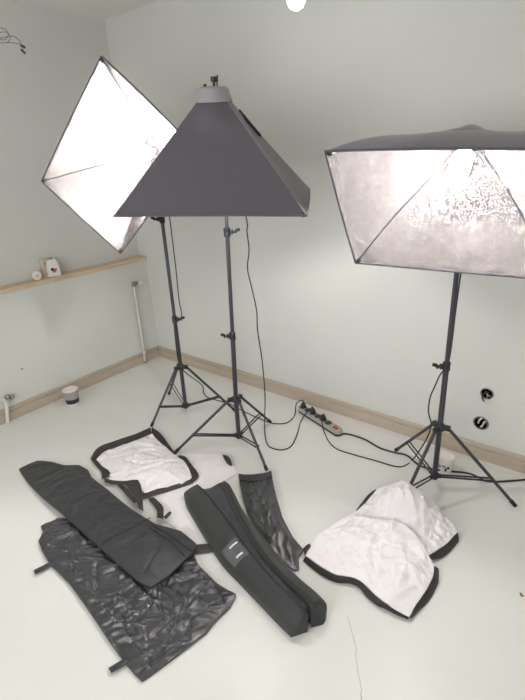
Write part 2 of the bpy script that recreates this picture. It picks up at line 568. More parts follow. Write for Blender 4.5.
def stand(cx, cy, feet, hubz, lowz, collars, top, label, lean=(0, 0)):
    t = thing('light_stand', (cx, cy, 0), label, 'light stand', GL)
    lx, ly = lean                    # how far the pole leans per metre above the hub
    at = lambda z: (cx+lx*max(0, z-hubz), cy+ly*max(0, z-hubz), z)
    zs = sorted(z for z, _, _ in collars)
    z1 = zs[0]
    MB().tube([(cx, cy, lowz-.022), (cx, cy, hubz), at(z1)], .0125, 16).build('lower_tube', M_TUBE, t)
    if len(zs) > 1:
        MB().tube([at(z1), at(zs[1])], .0102, 16).build('middle_tube', M_TUBE, t)
        MB().tube([at(zs[1]), at(top)], .0080, 16).build('upper_tube', M_TUBE, t)
    else:
        MB().tube([at(z1), at(top)], .0102, 16).build('upper_tube', M_TUBE, t)
    for z, dx, dy in collars:
        c = MB().lathe(at(z-.022), (0, 0, 1), [(.0135, 0), (.0165, .003), (.0165, .018), (.0145, .022), (.0165, .026), (.0165, .040), (.0125, .044)], 18)
        d = Vector((dx, dy, 0)).normalized()
        c.bar(Vector(at(z))+d*.014, Vector(at(z))+d*.030, .016, .022, bev=.002)
        c = c.build('clamp', M_BLACKPLASTIC, t)
        k = MB().tube([Vector(at(z))+d*.030, Vector(at(z))+d*.040], .006, 10)
        sd = Vector((-d.y, d.x, 0))
        k.bar(Vector(at(z+.004))+d*.040, Vector(at(z+.012))+d*.062, .009, .016, bev=.003)
        k.bar(Vector(at(z))+d*.042-sd*.014, Vector(at(z))+d*.042+sd*.014, .008, .012, bev=.002)
        k.build('clamp_knob', M_BLACKPLASTIC, c)
    h = MB().lathe((cx, cy, hubz-.012), (0, 0, 1), [(.0135, 0), (.024, .001), (.026, .006), (.026, .020), (.022, .026), (.016, .030), (.0135, .036)], 20)
    l = MB().lathe((cx, cy, lowz-.016), (0, 0, 1), [(.0135, 0), (.019, .002), (.019, .026), (.0135, .032)], 18)
    for fx, fy in feet:
        d = Vector((fx-cx, fy-cy, 0)).normalized()
        h.bar(Vector((cx, cy, hubz+.002))+d*.02, Vector((cx, cy, hubz+.0))+d*.046, .022, .022, bev=.002)
        l.bar(Vector((cx, cy, lowz))+d*.015, Vector((cx, cy, lowz))+d*.030, .018, .018, bev=.002)
    h.build('hub', M_BLACKPLASTIC, t)
    l.build('spreader_collar', M_BLACKPLASTIC, t)
    for fx, fy in feet:
        d = Vector((fx-cx, fy-cy, 0)).normalized()
        A = Vector((cx, cy, hubz+.002))+d*.036
        B = Vector((fx, fy, .012))
        lg = MB().tube([A, A.lerp(B, .97)], .0078, 10).build('leg', M_TUBE, t)
        MB().tube([A.lerp(B, .93), B], .0096, 10).build('rubber_foot', M_RUBBER, lg)
        S = Vector((cx, cy, lowz))+d*.024
        E = A.lerp(B, .66)
        st = MB()
        sd = Vector((-d.y, d.x, 0))
        for s in (-1, 1):
            st.bar(S+sd*.008*s, E+sd*.010*s, .0028, .009)
        st.tube([E-sd*.013, E+sd*.013], .0042, 8)
        st.build('strut', M_BLACKMETAL, t)
    return t


def cap_at(px, py, cx, cy):
    return height_over(px, py, cx, cy)


LX, LY = .934, -.556
MX, MY = 1.478, -.645
RX, RY = 2.511, -.388
rv = Vector((RGT[0], RGT[1], 0)).normalized()
stand(LX, LY, [(.887, -.812), (1.21, -.373), (.640, -.45)], .334, .06,
      [(cap_at(178, 319, LX, LY), rv.x, rv.y), (cap_at(162, 219, LX, LY), -rv.x, -rv.y)], 1.50,
      'leftmost black tripod stand, nearest the room corner, carrying the diamond-turned softbox')
stand(MX, MY, [(1.228, -.915), (1.477, -.350), (1.762, -.750)], .306, .075,
      [(cap_at(231, 336, MX, MY), -rv.x, -rv.y), (cap_at(228, 232, MX, MY), rv.x, rv.y)], 1.68,
      'black tripod stand in the middle, carrying the downward facing softbox', lean=(rv.x*.024, rv.y*.024))
fR = leg_foot_on_line(RX, RY, .335, (437, 430), (412, 483))
stand(RX, RY, [(2.235, -.200), (2.859, -.306), fR], .352, .085,
      [(cap_at(445, 366, RX, RY), -rv.x, -rv.y)], 1.42,
      'rightmost black tripod stand, in front of the socket boxes and white cup')

GS = 'square photo softboxes'


def softbox(name, apex, C4, bulb_shift, label, bracket_to, strap=None, seedv=0, bow=0.0, sagk=.016, cap=1.0):
    A = Vector(apex)
    C4 = [Vector(c) for c in C4]
    ctr = sum(C4, Vector())/4
    d = (ctr-A).normalized()
    ex = (C4[1]-C4[0]).normalized()
    ex = (ex-d*ex.dot(d)).normalized()
    ey = d.cross(ex)
    if (C4[0]-C4[3]).dot(ey) < 0: ey = -ey
    t = thing(name, A, label, 'softbox', GS)
    Rr = .066
    N = 14
    ringc = A + d*.004
    # ring corners along the same diagonals as the frame corners
    rc = []
    for c in C4:
        v = c-A
        v = v-d*v.dot(d)
        rc.append(ringc+v.normalized()*Rr)

    def panel(m, i, off, seed):
        a, b = C4[i], C4[(i+1) % 4]
        ra, rb = rc[i], rc[(i+1) % 4]
        nrm = (b-a).cross(A-a).normalized()
        if nrm.dot(ctr-(a+b+A)/3) < 0: nrm = -nrm      # inward
        V, F = [], []
        for iu in range(N+1):
            u = iu/N
            for iv in range(N+1):
                v = iv/N
                p = ra.lerp(rb, v).lerp(a.lerp(b, v), u)
                sag = sagk*math.sin(math.pi*v)*math.sin(math.pi*min(1, u*.92+.08))
                lip = -.006*math.sin(math.pi*v)*u**6
                wr = .0035*noise.noise(p*9+Vector((seed*7.1+i, 0, 0)))*math.sin(math.pi*v)*min(1, u*4)
                # the ring end is a round arc, not a chord
                if u < .25:
                    rr_ = (p-A); ax = rr_.dot(d); rad = rr_-d*ax
                    tgt = Rr+(rad.length-Rr)*1.0
                    bul = (1-u/.25)
                    p_0 = ra.lerp(rb, v)-A; r0 = (p_0-d*p_0.dot(d)).length
                    rad = rad*(1+(Rr/r0-1)*bul)
                    p = A+d*ax+rad
                rad = (p-A)-d*(p-A).dot(d)
                V.append(p + nrm*(sag+lip+wr+off) + rad.normalized()*bow*math.sin(math.pi*u))
        for iu in range(N):
            for iv in range(N):
                k = iu*(N+1)+iv
                F.append((k, k+1, k+N+2, k+N+1))
        m.add(V, F)
    # outer shell (one sewn piece), slightly thick
    m = MB()
    for i in range(4): panel(m, i, 0, seedv)
    bmh = m.build('outer_fabric', M_OUTER, t, angle=60)
    ml = MB()
    for i in range(4): panel(ml, i, .0035, seedv)
    ml.build('silver_lining', M_SILVER, t, angle=60)
    # bound front edge
    e = MB()
    for i in range(4):
        a, b = C4[i], C4[(i+1) % 4]
        nrm = (b-a).cross(A-a).normalized()
        if nrm.dot(ctr-(a+b+A)/3) < 0: nrm = -nrm
        e.tube([a.lerp(b, k/10)-nrm*.006*math.sin(math.pi*k/10) + d*.001 for k in range(11)], .0042, 8)
    e.build('front_binding', M_OUTER, t)
    for i in range(4):
        c = C4[i]
        inw = (ctr-c).normalized()
        P0 = rc[i] - (rc[i]-ringc).normalized()*.014 + d*.012
        P1 = c + inw*.013 - d*.004
        rp = []
        for q in range(9):
            p = P0.lerp(P1, q/8)
            rad = (p-A)-d*(p-A).dot(d)
            rp.append(p+rad.normalized()*bow*math.sin(math.pi*q/8)-rad.normalized()*.005*math.sin(math.pi*q/8))
        rod = MB().tube(rp, .0027, 8).build('rod', M_ROD, t)
        MB().lathe(c+inw*.016-d*.002, (c-A), [(.004, -.010), (.008, -.006), (.009, .004), (.006, .011)], 10).build('corner_tip', M_BLACKPLASTIC, rod)
    # speed ring and lamp head behind it
    MB().lathe(A-d*.004, d, [(Rr-.012, 0), (Rr+.0, 0), (Rr+.0, .014), (Rr-.012, .014)], 28).build('speed_ring', M_BLACKPLASTIC, t)
    MB().lathe(A-d*.040, d, [(.040*cap, .032-.036*cap), (.054*cap, .036-.036*cap), (.066-.009*cap, .036-.030*cap), (.0690, .042), (.0695, .046), (.064, .048)], 28).build('lamp_head', M_GREYPLASTIC, t)
    k = MB().lathe(A-d*(.039+.036*cap)+ex*.006, d, [(.008, 0), (.0115, .002), (.0115, .016), (.005, .019), (.005, .036)], 14)
    k.build('tilt_knob', M_BLACKPLASTIC, t)
    MB().lathe(A-d*(.016+.036*cap)-ex*.028, d, [(.004, 0), (.006, .002), (.006, .012)], 12).build('lock_screw', M_BLACKPLASTIC, t)
    # bracket down to the stand
    bt = Vector(bracket_to)
    br = MB()
    br.tube([bt, bt+Vector((0, 0, .05))], .0125, 14)
    hd = A-d*.030
    up = bt+Vector((0, 0, .045))
    br.bar(up, hd, .016, .022, bev=.002)
    br.build('tilt_bracket', M_BLACKPLASTIC, t)
    # bulb: ceramic base and a spiral fluorescent tube on a white core
    B = A + Vector(bulb_shift)
    MB().lathe(B+d*.006, d, [(.016, 0), (.020, .004), (.022, .050), (.026, .058), (.020, .066)], 20).build('bulb_base', M_CUP, t)
    hel = []
    for i in range(97):
        th = i/96*2*math.pi*4
        rr_ = .026
        hel.append(B+d*(.075+.095*i/96)+ex*rr_*math.cos(th)+ey*rr_*math.sin(th))
    hel = [B+d*.060+ex*.02] + hel + [B+d*.176]
    MB().tube(hel, .0085, 10).build('bulb', M_BULB, t)
    if strap:
        i, j, u0, u1, v = strap
        a, b = C4[i], C4[j]
        ra, rb = rc[i], rc[j]
        nrm = (b-a).cross(A-a).normalized()
        if nrm.dot(ctr-(a+b+A)/3) < 0: nrm = -nrm
        P = lambda u: ra.lerp(rb, v).lerp(a.lerp(b, v), u) - nrm*.006
        s = MB()
        s.bar(P(u0), P(u1), .016, .010, up=nrm, bev=.003)
        s.build('velcro_strap', M_BLACKPLASTIC, t)
    return t


softbox('softbox', (.938, -.551, 1.602), [(1.174, -.961, 1.958), (.675, -1.067, 1.484), (.982, -.892, 1.12), (1.478, -.780, 1.592)], (0, 0, 0),
        'leftmost softbox, turned on its corner, open silver side facing the camera', (LX, LY, 1.50))
softbox('softbox', (1.742, -.914, 1.744), [(1.288, -.867, 1.428), (1.875, -.489, 1.405), (2.139, -.911, 1.349), (1.548, -1.283, 1.372)], (0, 0, 0),
        'middle softbox facing down, showing only its black outer fabric', (MX+rv.x*.0325, MY+rv.y*.0325, 1.66), strap=(1, 2, .10, .36, .30), seedv=1, sagk=.006)
softbox('softbox', (2.507, -.405, 1.553), [(2.212, -.905, 1.552), (2.91, -.815, 1.522), (2.86, -.525, 1.118), (2.18, -.620, 1.130)], (0, 0, 0),
        'rightmost softbox, cut by the photo edge, glowing silver inside under black top', (RX, RY, 1.42), seedv=2, bow=.045, sagk=.008, cap=.5)

# ------------------------------------------------------------------ ceiling lamp, ceiling wires
c = at_z(296, -2, 2.10)
t = thing('pendant_bulb', (c.x, c.y, 2.06), 'round glowing bare bulb at the top edge above the middle softbox', 'ceiling lamp')
MB().lathe((c.x, c.y, ZC-.0005), (0, 0, -1), [(.045, 0), (.045, .012), (.020, .030)], 24).build('ceiling_rose', M_CUP, t)
MB().tube([(c.x, c.y, ZC-.028), (c.x, c.y, 2.185)], .003, 8).build('lamp_cord', M_CORD, t)
MB().lathe((c.x, c.y, 2.19), (0, 0, -1), [(.010, 0), (.017, .008), (.017, .045)], 18).build('lamp_socket', M_CUP, t)
MB().lathe((c.x, c.y, 2.148), (0, 0, -1), [(.013, 0), (.018, .012), (.030, .030), (.035, .048), (.034, .062), (.026, .078), (.012, .086), (.0, .088)], 24).build('bulb', M_CEILBULB, t)

t = thing('loose_wires', tuple(at_z(-6, 40, 2.15)), 'loose thin ceiling wires with dark connectors at upper left of photo', 'wires')
WZ = 2.10
hang = at_z(-25, 32, WZ)
MB().tube(spline([(hang.x, hang.y, ZC), (hang.x, hang.y, 2.25), tuple(at_z(-12, 30, WZ)), tuple(at_z(0, 28, WZ)), tuple(at_z(6, 30, WZ)), tuple(at_z(8, 36, WZ)), tuple(at_z(4, 40, WZ)), tuple(at_z(-3, 37, WZ))], 6), .0016, 8).build('wire', M_WIREB, t)
MB().tube(spline([tuple(at_z(-10, 36, WZ)), tuple(at_z(0, 38, WZ)), tuple(at_z(8, 36.5, WZ)), tuple(at_z(14, 36.5, WZ)), tuple(at_z(19, 40, WZ)), tuple(at_z(21.5, 45.5, WZ))], 6), .0017, 8).build('wire', M_WIREB, t)
MB().tube(spline([tuple(at_z(-10, 42, WZ)), tuple(at_z(0, 43, WZ)), tuple(at_z(9, 42.5, WZ)), tuple(at_z(16, 43.5, WZ)), tuple(at_z(21, 45, WZ)), tuple(at_z(23, 51, WZ))], 6), .0017, 8).build('wire', M_WIREB, t)
MB().tube(spline([tuple(at_z(7, 43, WZ)), tuple(at_z(10, 38, WZ)), tuple(at_z(8, 33, WZ)), tuple(at_z(3, 32, WZ)), tuple(at_z(-8, 34, WZ))], 6), .0018, 8).build('wire', M_WIREB, t)
for (x0, y0, x1, y1) in ((21.2, 45.5, 24.5, 47.2), (21.8, 50, 24.8, 53)):
    MB().tube([at_z(x0, y0, WZ), at_z(x1, y1, WZ)], .006, 10).build('connector', M_BLACKPLASTIC, t)

# ------------------------------------------------------------------ power strip and cords
A0, A1 = at_z(300, 407.5, .02), at_z(341, 433.5, .02)
A0.z = A1.z = 0
dx = (A1-A0).normalized(); dy = Vector((-dx.y, dx.x, 0))
RS = Matrix((dx, dy, Vector((0, 0, 1)))).transposed()
L = (A1-A0).length
mid = (A0+A1)/2
t = thing('power_strip', mid, 'grey power strip with a red switch on the floor by back baseboard', 'power strip')


def stadium(z0, z1, W, Ln, inset=0):
    V, F = [], []
    n = 12
    ring = []
    for s, c in ((1, Ln/2-W/2), (-1, -Ln/2+W/2)):
        for i in range(n+1):
            th = -math.pi/2+math.pi*i/n
            ring.append((s*math.cos(th)*(W/2-inset)+c, s*math.sin(th)*(W/2-inset)))
    return ring


def slab(W, Ln, zs):
    m = MB()
    V, F = [], []
    k = None
    for z, ins in zs:
        r = stadium(0, 0, W, Ln, ins)
        k = len(r)
        V += [mid + dx*a + dy*b + Vector((0, 0, z)) for a, b in r]
    for j in range(len(zs)-1):
        F += [(j*k+i, j*k+(i+1) % k, (j+1)*k+(i+1) % k, (j+1)*k+i) for i in range(k)]
    F.append(tuple(range(k-1, -1, -1))); F.append(tuple((len(zs)-1)*k+i for i in range(k)))
    return m.add(V, F)


slab(.058, L, [(.002, .002), (.014, 0), (.016, 0)]).build('base_shell', M_BLACKPLASTIC, t)
slab(.057, L-.001, [(.0162, 0), (.033, 0), (.038, .004)]).build('housing', M_STRIP, t)
ZS = .0382
socks = []
for i in range(6):
    c = mid + dx*(-L/2+.036+i*(L-.10)/6)
    socks.append(c)
    MB().lathe(c+Vector((0, 0, ZS)), (0, 0, 1), [(.0215, 0), (.0215, .0025), (.018, .003), (.017, .0012), (.0, .0012)], 24).build('socket', M_BLACKPLASTIC, t)
c = mid + dx*(L/2-.044)
sw = MB().box(c+Vector((0, 0, ZS+.002)), (.034, .024, .004), RS, bev=.001).build('switch_bezel', M_BLACKPLASTIC, t)
MB().box(c+Vector((0, 0, ZS+.0065)), (.028, .018, .006), RS @ Matrix.Rotation(.12, 3, 'Y'), bev=.0015).build('red_rocker', M_RED, t)


def plug(c, lean):
    m = MB()
    m.lathe(c+Vector((0, 0, ZS+.003)), (0, 0, 1), [(.017, 0), (.017, .014), (.011, .026), (.007, .034)], 18)
    return m


def fl(pts, r):
    return [tuple(at_z(x, y, z if z is not None else r)) for x, y, z in pts]


# each cord carries its own plug
RC = .0033


def cord(name, pts, r, label, plug_at=None, extra=None):
    o = MB().tube(spline(pts, 8), r, 8)
    t = thing(name, pts[0], label, 'cord', 'black lamp cords')
    o.build('cable', M_CORD, t)
    if plug_at is not None:
        plug(plug_at, 0).build('plug', M_BLACKPLASTIC, t)
    return t


def on_pole(px, py, cx, cy, off=.0):
    """a point at the distance of a pole, seen at that pixel"""
    d = ray(px, py)
    h = np.array([cx, cy])-CAM[:2]
    tt = (h @ d[:2])/(d[:2] @ d[:2]) - off
    return tuple(CAM+d*tt)


s0, s1, s3 = socks[0], socks[2], socks[4]
zt = Vector((0, 0, ZS+.036))
cord('lamp_cable', [tuple(s0+zt), tuple(s0+Vector((-.01, .005, .085))), tuple(s0+Vector((-.045, -.012, .055))), *fl([(295, 414, None), (291, 420, None), (284, 423.5, None), (272, 423, None), (258, 418, None), (243, 411, None), (230, 404, None), (218, 400.5, None), (209, 398, None)], RC), tuple(at_z(203.5, 393, .01)), tuple(at_z(202, 385, .03)), on_pole(185, 372, LX, LY, .05), on_pole(178.5, 361, LX, LY, .05), on_pole(175.5, 340, LX, LY, .05), on_pole(175, 325, LX, LY, .05), on_pole(181.5, 316, LX, LY, .05), on_pole(179, 300, LX, LY, .03), on_pole(176, 270, LX, LY, .03), on_pole(173, 245, LX, LY, .03), on_pole(169.5, 217, LX, LY, .0), on_pole(166, 195, LX, LY, -.03), (.925, -.50, 1.58)], RC,
     'black cord running up the left tripod stand from the power strip', s0)
cord('lamp_cable', [tuple(s1+zt), tuple(s1+Vector((-.004, -.004, .082))), tuple(s1+Vector((-.02, -.04, .055))), *fl([(301, 421, None), (297.5, 433, None), (292, 445, None), (284, 449.5, None), (275, 449, None), (268, 445, None), (265, 435, None)], RC), tuple(at_z(264.5, 422, .03)), on_pole(265, 395, MX, MY, -.05), on_pole(262, 360, MX, MY, -.05), on_pole(257.5, 330, MX, MY, -.05), on_pole(256.5, 310, MX, MY, -.05), on_pole(251, 285, MX, MY, -.05), on_pole(247.5, 268, MX, MY, -.05), on_pole(249, 250, MX, MY, -.05), on_pole(247, 232, MX, MY, -.05), on_pole(245, 212, MX, MY, -.05), (1.50, -.640, 1.74), (1.60, -.74, 1.80), (1.72, -.86, 1.828)], RC,
     'black cord hanging from the middle softbox down to the floor', s1)
cord('lamp_cable', [tuple(s3+zt), tuple(s3+Vector((.006, -.006, .078))), tuple(s3+Vector((.03, -.06, .05))), *fl([(325, 434, None), (330, 443, None), (338, 449.5, None), (355, 455, None), (375, 460.5, None), (396, 466.5, None), (406, 465, None)], RC), tuple(at_z(414, 458, .02)), on_pole(426, 440, RX, RY, -.03), on_pole(431, 425, RX, RY, .03), on_pole(428.5, 412, RX, RY, .02), on_pole(430, 398, RX, RY, .02), on_pole(435, 386, RX, RY, .02), on_pole(440, 375, RX, RY, .02), on_pole(449, 360, RX, RY, -.04), on_pole(457, 300, RX, RY, -.03), on_pole(468, 220, RX, RY, -.03), (2.515, -.37, 1.50)], RC,
     'black cord looping from the right tripod stand to the power strip', s3)
RM = .0048
t = cord('extension_cable', [tuple(A1+dx*-.004+Vector((0, 0, .014))), *fl([(348, 434, .008), (364, 439, None), (380, 448, None), (396, 452.8, None), (407, 455.5, None), (420, 465.5, None), (438, 470, None), (466, 472.8, None), (478, 477, None), (486, 481, None), (500, 481.5, None), (525, 479.7, None), (560, 476, None)], RM)], RM,
         'thick black mains cable of the power strip running off to the right')
del t['group']

# ------------------------------------------------------------------ cloth on the floor


def poly_inside(P, x, y):
    ins = np.zeros(x.shape, bool)
    n = len(P)
    for i in range(n):
        x1, y1 = P[i]; x2, y2 = P[(i+1) % n]
        c = ((y1 > y) != (y2 > y)) & (x < (x2-x1)*(y-y1)/(y2-y1+1e-12)+x1)
        ins ^= c
    return ins


def edge_dist(P, x, y):
    d = np.full(x.shape, 9.)
    n = len(P)
    for i in range(n):
        a = np.array(P[i]); b = np.array(P[(i+1) % n]); e = b-a
        t = np.clip(((x-a[0])*e[0]+(y-a[1])*e[1])/(e@e+1e-12), 0, 1)
        d = np.minimum(d, np.hypot(x-a[0]-t*e[0], y-a[1]-t*e[1]))
    return d


def crumple(x, y, s, seed, stretch=1.0, ang=0.0):
    """ridged noise in [0,1]; sharp creases like folded nylon"""
    ca, sa = math.cos(ang), math.sin(ang)
    u, v = (x*ca+y*sa)*s, (-x*sa+y*ca)*s*stretch
    p = Vector((u, v, seed*3.7))
    w = noise.noise_vector(p*.6)*.5
    a = 1-abs(noise.noise(p+w))*1.9
    b = 1-abs(noise.noise(p*2.1+w+Vector((5.2, 1.3, 0))))*1.9
    return .65*a+.35*b


SURF = [None]


def crease_field(x, y, box, seed, count, width, ang, spread, length):
    """sharp folds: tent-shaped ridges and troughs along random short lines"""
    rng = np.random.RandomState(seed+100)
    h = np.zeros_like(x)
    x0, x1, y0, y1 = box
    for i in range(count):
        cx, cy = rng.uniform(x0, x1), rng.uniform(y0, y1)
        a = ang+rng.randn()*spread
        w_ = width*rng.uniform(.5, 1.5); l_ = length*rng.uniform(.5, 1.5)
        u = (x-cx)*math.cos(a)+(y-cy)*math.sin(a); v = -(x-cx)*math.sin(a)+(y-cy)*math.cos(a)
        v = v+.12*u*math.sin(i)
        asym = rng.uniform(.35, 1.0)
        tv = np.where(v > 0, np.clip(1-v/w_, 0, 1), np.clip(1+v/(w_*asym), 0, 1))
        h += (1 if rng.rand() < .6 else -1)*tv*np.clip(1-(u/l_)**2, 0, 1)*w_
    return h


def cloth(name, outline, inner, material, parent, thick=.002, res=.008, amp=.004, scale=14, seed=0, stretch=1.0, ang=0.0, flat_bottom=None, smooth_n=5, edge_amp=.25, fold=None, zmin=.0012, crease=None, round_=.5, facet=75):
    W = [Vector(at_z(x, y, z)) for x, y, z in outline]
    # closed Catmull-Rom through the outline
    n = len(W)
    B = []
    for i in range(n):
        p0, p1, p2, p3 = W[i-1], W[i], W[(i+1) % n], W[(i+2) % n]
        k = max(1, min(smooth_n*4, int((p2-p1).length/res)))
        for j in range(k):
            t_ = j/k
            if smooth_n:
                q = 0.5*((2*p1)+(p2-p0)*t_+(2*p0-5*p1+4*p2-p3)*t_*t_+(3*p1-p0-3*p2+p3)*t_**3)
                q = q*round_ + p1.lerp(p2, t_)*(1-round_)
            else:
                q = p1.lerp(p2, t_)
            B.append(q)
    I = [Vector(at_z(x, y, z)) for x, y, z in inner]
    ctl = np.array([tuple(p) for p in B[::max(1, len(B)//70)]]+[tuple(p) for p in I])
    # thin plate spline heights
    m = len(ctl)
    r = np.hypot(ctl[:, None, 0]-ctl[None, :, 0], ctl[:, None, 1]-ctl[None, :, 1])
    K = np.where(r > 1e-9, r*r*np.log(r+1e-12), 0)+np.eye(m)*2e-4
    Pm = np.c_[np.ones(m), ctl[:, :2]]
    Am = np.zeros((m+3, m+3)); Am[:m, :m] = K; Am[:m, m:] = Pm; Am[m:, :m] = Pm.T
    sol = np.linalg.solve(Am, np.r_[ctl[:, 2], 0, 0, 0])
    P2 = [(p.x, p.y) for p in B]

    lo = np.min(P2, 0); hi = np.max(P2, 0)

    def zf(x, y):
        rr = np.hypot(x[:, None]-ctl[None, :, 0], y[:, None]-ctl[None, :, 1])
        z = np.where(rr > 1e-9, rr*rr*np.log(rr+1e-12), 0) @ sol[:m] + sol[m]+sol[m+1]*x+sol[m+2]*y
        ed = edge_dist(P2, x, y)
        g = edge_amp+(1-edge_amp)*np.clip(ed/.05, 0, 1)
        cr = np.array([crumple(a, b, scale, seed, stretch, ang) for a, b in zip(x, y)])
        z = z+amp*g*(cr-.55)
        if crease: z = z+crease[0]*g*crease_field(x, y, (lo[0], hi[0], lo[1], hi[1]), seed, *crease[1:])
        if fold: z = z+fold(x, y)
        return z
    gx, gy = np.meshgrid(np.arange(lo[0], hi[0], res), np.arange(lo[1], hi[1], res*.866))
    gx = gx+(np.arange(gx.shape[0])[:, None] % 2)*res*.5
    rng = np.random.RandomState(seed)
    x = (gx+rng.uniform(-.12, .12, gx.shape)*res).ravel(); y = (gy+rng.uniform(-.12, .12, gx.shape)*res).ravel()
    ok = poly_inside(P2, x, y)
    x, y = x[ok], y[ok]
    ok = edge_dist(P2, x, y) > res*.55
    x, y = x[ok], y[ok]
    pts = [Vector((a, b)) for a, b in P2]+[Vector((a, b)) for a, b in zip(x, y)]
    nb = len(P2)
    vv, ee, ff, *_ = delaunay_2d_cdt(pts, [], [list(range(nb))], 1, 1e-6)
    X = np.array([v.x for v in vv]); Y = np.array([v.y for v in vv])
    Z = np.maximum(zf(X, Y), zmin+thick)
    cnt = {}
    for f in ff:
        for i in range(len(f)):
            a, b = f[i], f[(i+1) % len(f)]
            cnt[(a, b)] = cnt.get((a, b), 0)+1
    V = [(a, b, c) for a, b, c in zip(X, Y, Z)]
    nv = len(V)
    if flat_bottom is None:
        V += [(a, b, c-thick) for a, b, c in zip(X, Y, Z)]
    else:
        V += [(a, b, min(c-.0015, flat_bottom)) for a, b, c in zip(X, Y, Z)]
    F = [tuple(f) for f in ff]+[tuple(i+nv for i in reversed(f)) for f in ff]
    for (a, b) in list(cnt):
        if (b, a) not in cnt:
            F.append((b, a, a+nv, b+nv))
    mb = MB(); mb.add(V, F)
    o = mb.build(name, material, parent, angle=facet)
    SURF[0] = lambda p: float(np.maximum(zf(np.array([p.x]), np.array([p.y])), zmin+thick)[0])
    return o


def ribbon(name, top, bot, material, parent, th=.0016, n=6, wav=0.0, seed=0):
    """a band of webbing between two edges given as (px, py, z)"""
    a = spline([at_z(*p) for p in top], n); b = spline([at_z(*p) for p in bot], n)
    k = len(a)
    b2 = []
    for i in range(k):
        s = i/(k-1)*(len(b)-1); j = min(int(s), len(b)-2)
        b2.append(b[j].lerp(b[j+1], s-j))
    V = []
    c = 4
    nr = [((b2[i]-a[i]).cross(a[min(i+1, k-1)]-a[max(i-1, 0)])) for i in range(k)]
    nr = [v.normalized() if v.length > 1e-9 else Vector((0, 0, 1)) for v in nr]
    nr = [v if v.z >= 0 else -v for v in nr]
    for side in (1, 0):
        for i in range(k):
            for j in range(c+1):
                p = a[i].lerp(b2[i], j/c)
                p = p+nr[i]*(wav*noise.noise(p*25+Vector((seed, 0, 0)))+th*side+.003*math.sin(math.pi*j/c))
                V.append((p.x, p.y, max(p.z, .001+th*side)))
    m = k*(c+1)
    F = []
    for i in range(k-1):
        for j in range(c):
            q = i*(c+1)+j
            F.append((q, q+1, q+c+2, q+c+1)); F.append((q+m, q+c+1+m, q+c+2+m, q+1+m))
    for i in range(k-1):
        for j in (0, c):
            q = i*(c+1)+j
            F.append((q, q+c+1, q+c+1+m, q+m))
    for i in (0, k-1):
        for j in range(c):
            q = i*(c+1)+j
            F.append((q, q+1, q+1+m, q+m))
    return MB().add(V, F).build(name, material, parent, angle=60)


# lower satin pouch
t = thing('satin_pouch', tuple(at_z(130, 600)), 'large shiny crumpled black satin bag, lower of the two at left front', 'bag', 'empty black equipment bags')
cloth('bag_body', [(40.8, 526, .012), (58, 518, .014), (80, 520, .014), (110, 540, .014), (140, 560, .014), (170, 553, .014), (191, 548, .014), (198, 564, .020), (218, 584, .018), (236, 594.5, .012), (230, 606, .014), (214, 620, .020), (206, 632, .014), (170, 660, .012), (142, 680.8, .009), (126, 664, .012), (110, 642, .014), (90, 612, .014), (70, 584, .014), (50, 564, .012), (42, 551, .012), (38.5, 541, .012), (43, 532, .012)],
      [(90, 580, .024), (120, 600, .026), (150, 620, .026), (185, 605, .030), (70, 555, .024), (150, 650, .022), (205, 590, .030), (212, 605, .034), (195, 622, .026)], M_SATIN, t, res=.0042, amp=.004, scale=14, seed=3, ang=.6, stretch=1.3, flat_bottom=.002, edge_amp=.22, crease=(.55, 230, .013, .75, .75, .10), round_=.2, facet=30)
for a, b, wd, lab in (((49.5, 565), (34.5, 572.5), 4, 0), ((127, 660.5), (110, 671), 5.5, 1)):
    dxp = Vector((b[0]-a[0], b[1]-a[1])).normalized(); nn = Vector((-dxp.y, dxp.x))*wd/2
    mx = ((a[0]+b[0])/2, (a[1]+b[1])/2)
    ribbon('tab', [(a[0]+nn.x, a[1]+nn.y, .010), (mx[0]+nn.x, mx[1]+nn.y, .010), (b[0]+nn.x, b[1]+nn.y, .006)], [(a[0]-nn.x, a[1]-nn.y, .010), (mx[0]-nn.x, mx[1]-nn.y, .014), (b[0]-nn.x, b[1]-nn.y, .010)], M_DULL, t, th=.003)

# upper pouch lying over it
t = thing('flat_pouch', tuple(at_z(105, 520)), 'flat black bag lying on top of the shiny satin one', 'bag', 'empty black equipment bags')


cloth('bag_body', [(19, 468.8, .010), (37, 460.5, .012), (52, 462, .016), (64, 465, .014), (79, 465, .016), (88, 470, .014), (92, 477.5, .014), (108, 490, .024), (130, 508, .032), (155, 523.5, .038), (181, 531, .040), (196.5, 544, .040), (191, 553.5, .042), (169, 575, .040), (151, 587, .036), (140, 582, .040), (129, 573, .042), (104, 551, .042), (82, 531, .042), (64, 515, .036), (42, 497, .024), (28, 482.6, .012)],
      [(45, 475, .018), (70, 490, .028), (95, 510, .042), (125, 530, .048), (150, 548, .050), (165, 556, .048), (60, 485, .026)], M_DULL, t, thick=.009, res=.0055, crease=(.14, 70, .026, .75, .7, .09), amp=.004, scale=6, seed=8, ang=.6, stretch=2.0, edge_amp=.3, round_=.2)


def on_surf(pts, lift=.0015, n=8, z0=.045):
    out = []
    for p in spline([at_z(x, y, z0) for x, y in pts], n):
        out.append(Vector((p.x, p.y, SURF[0](p)+lift)))
    return out


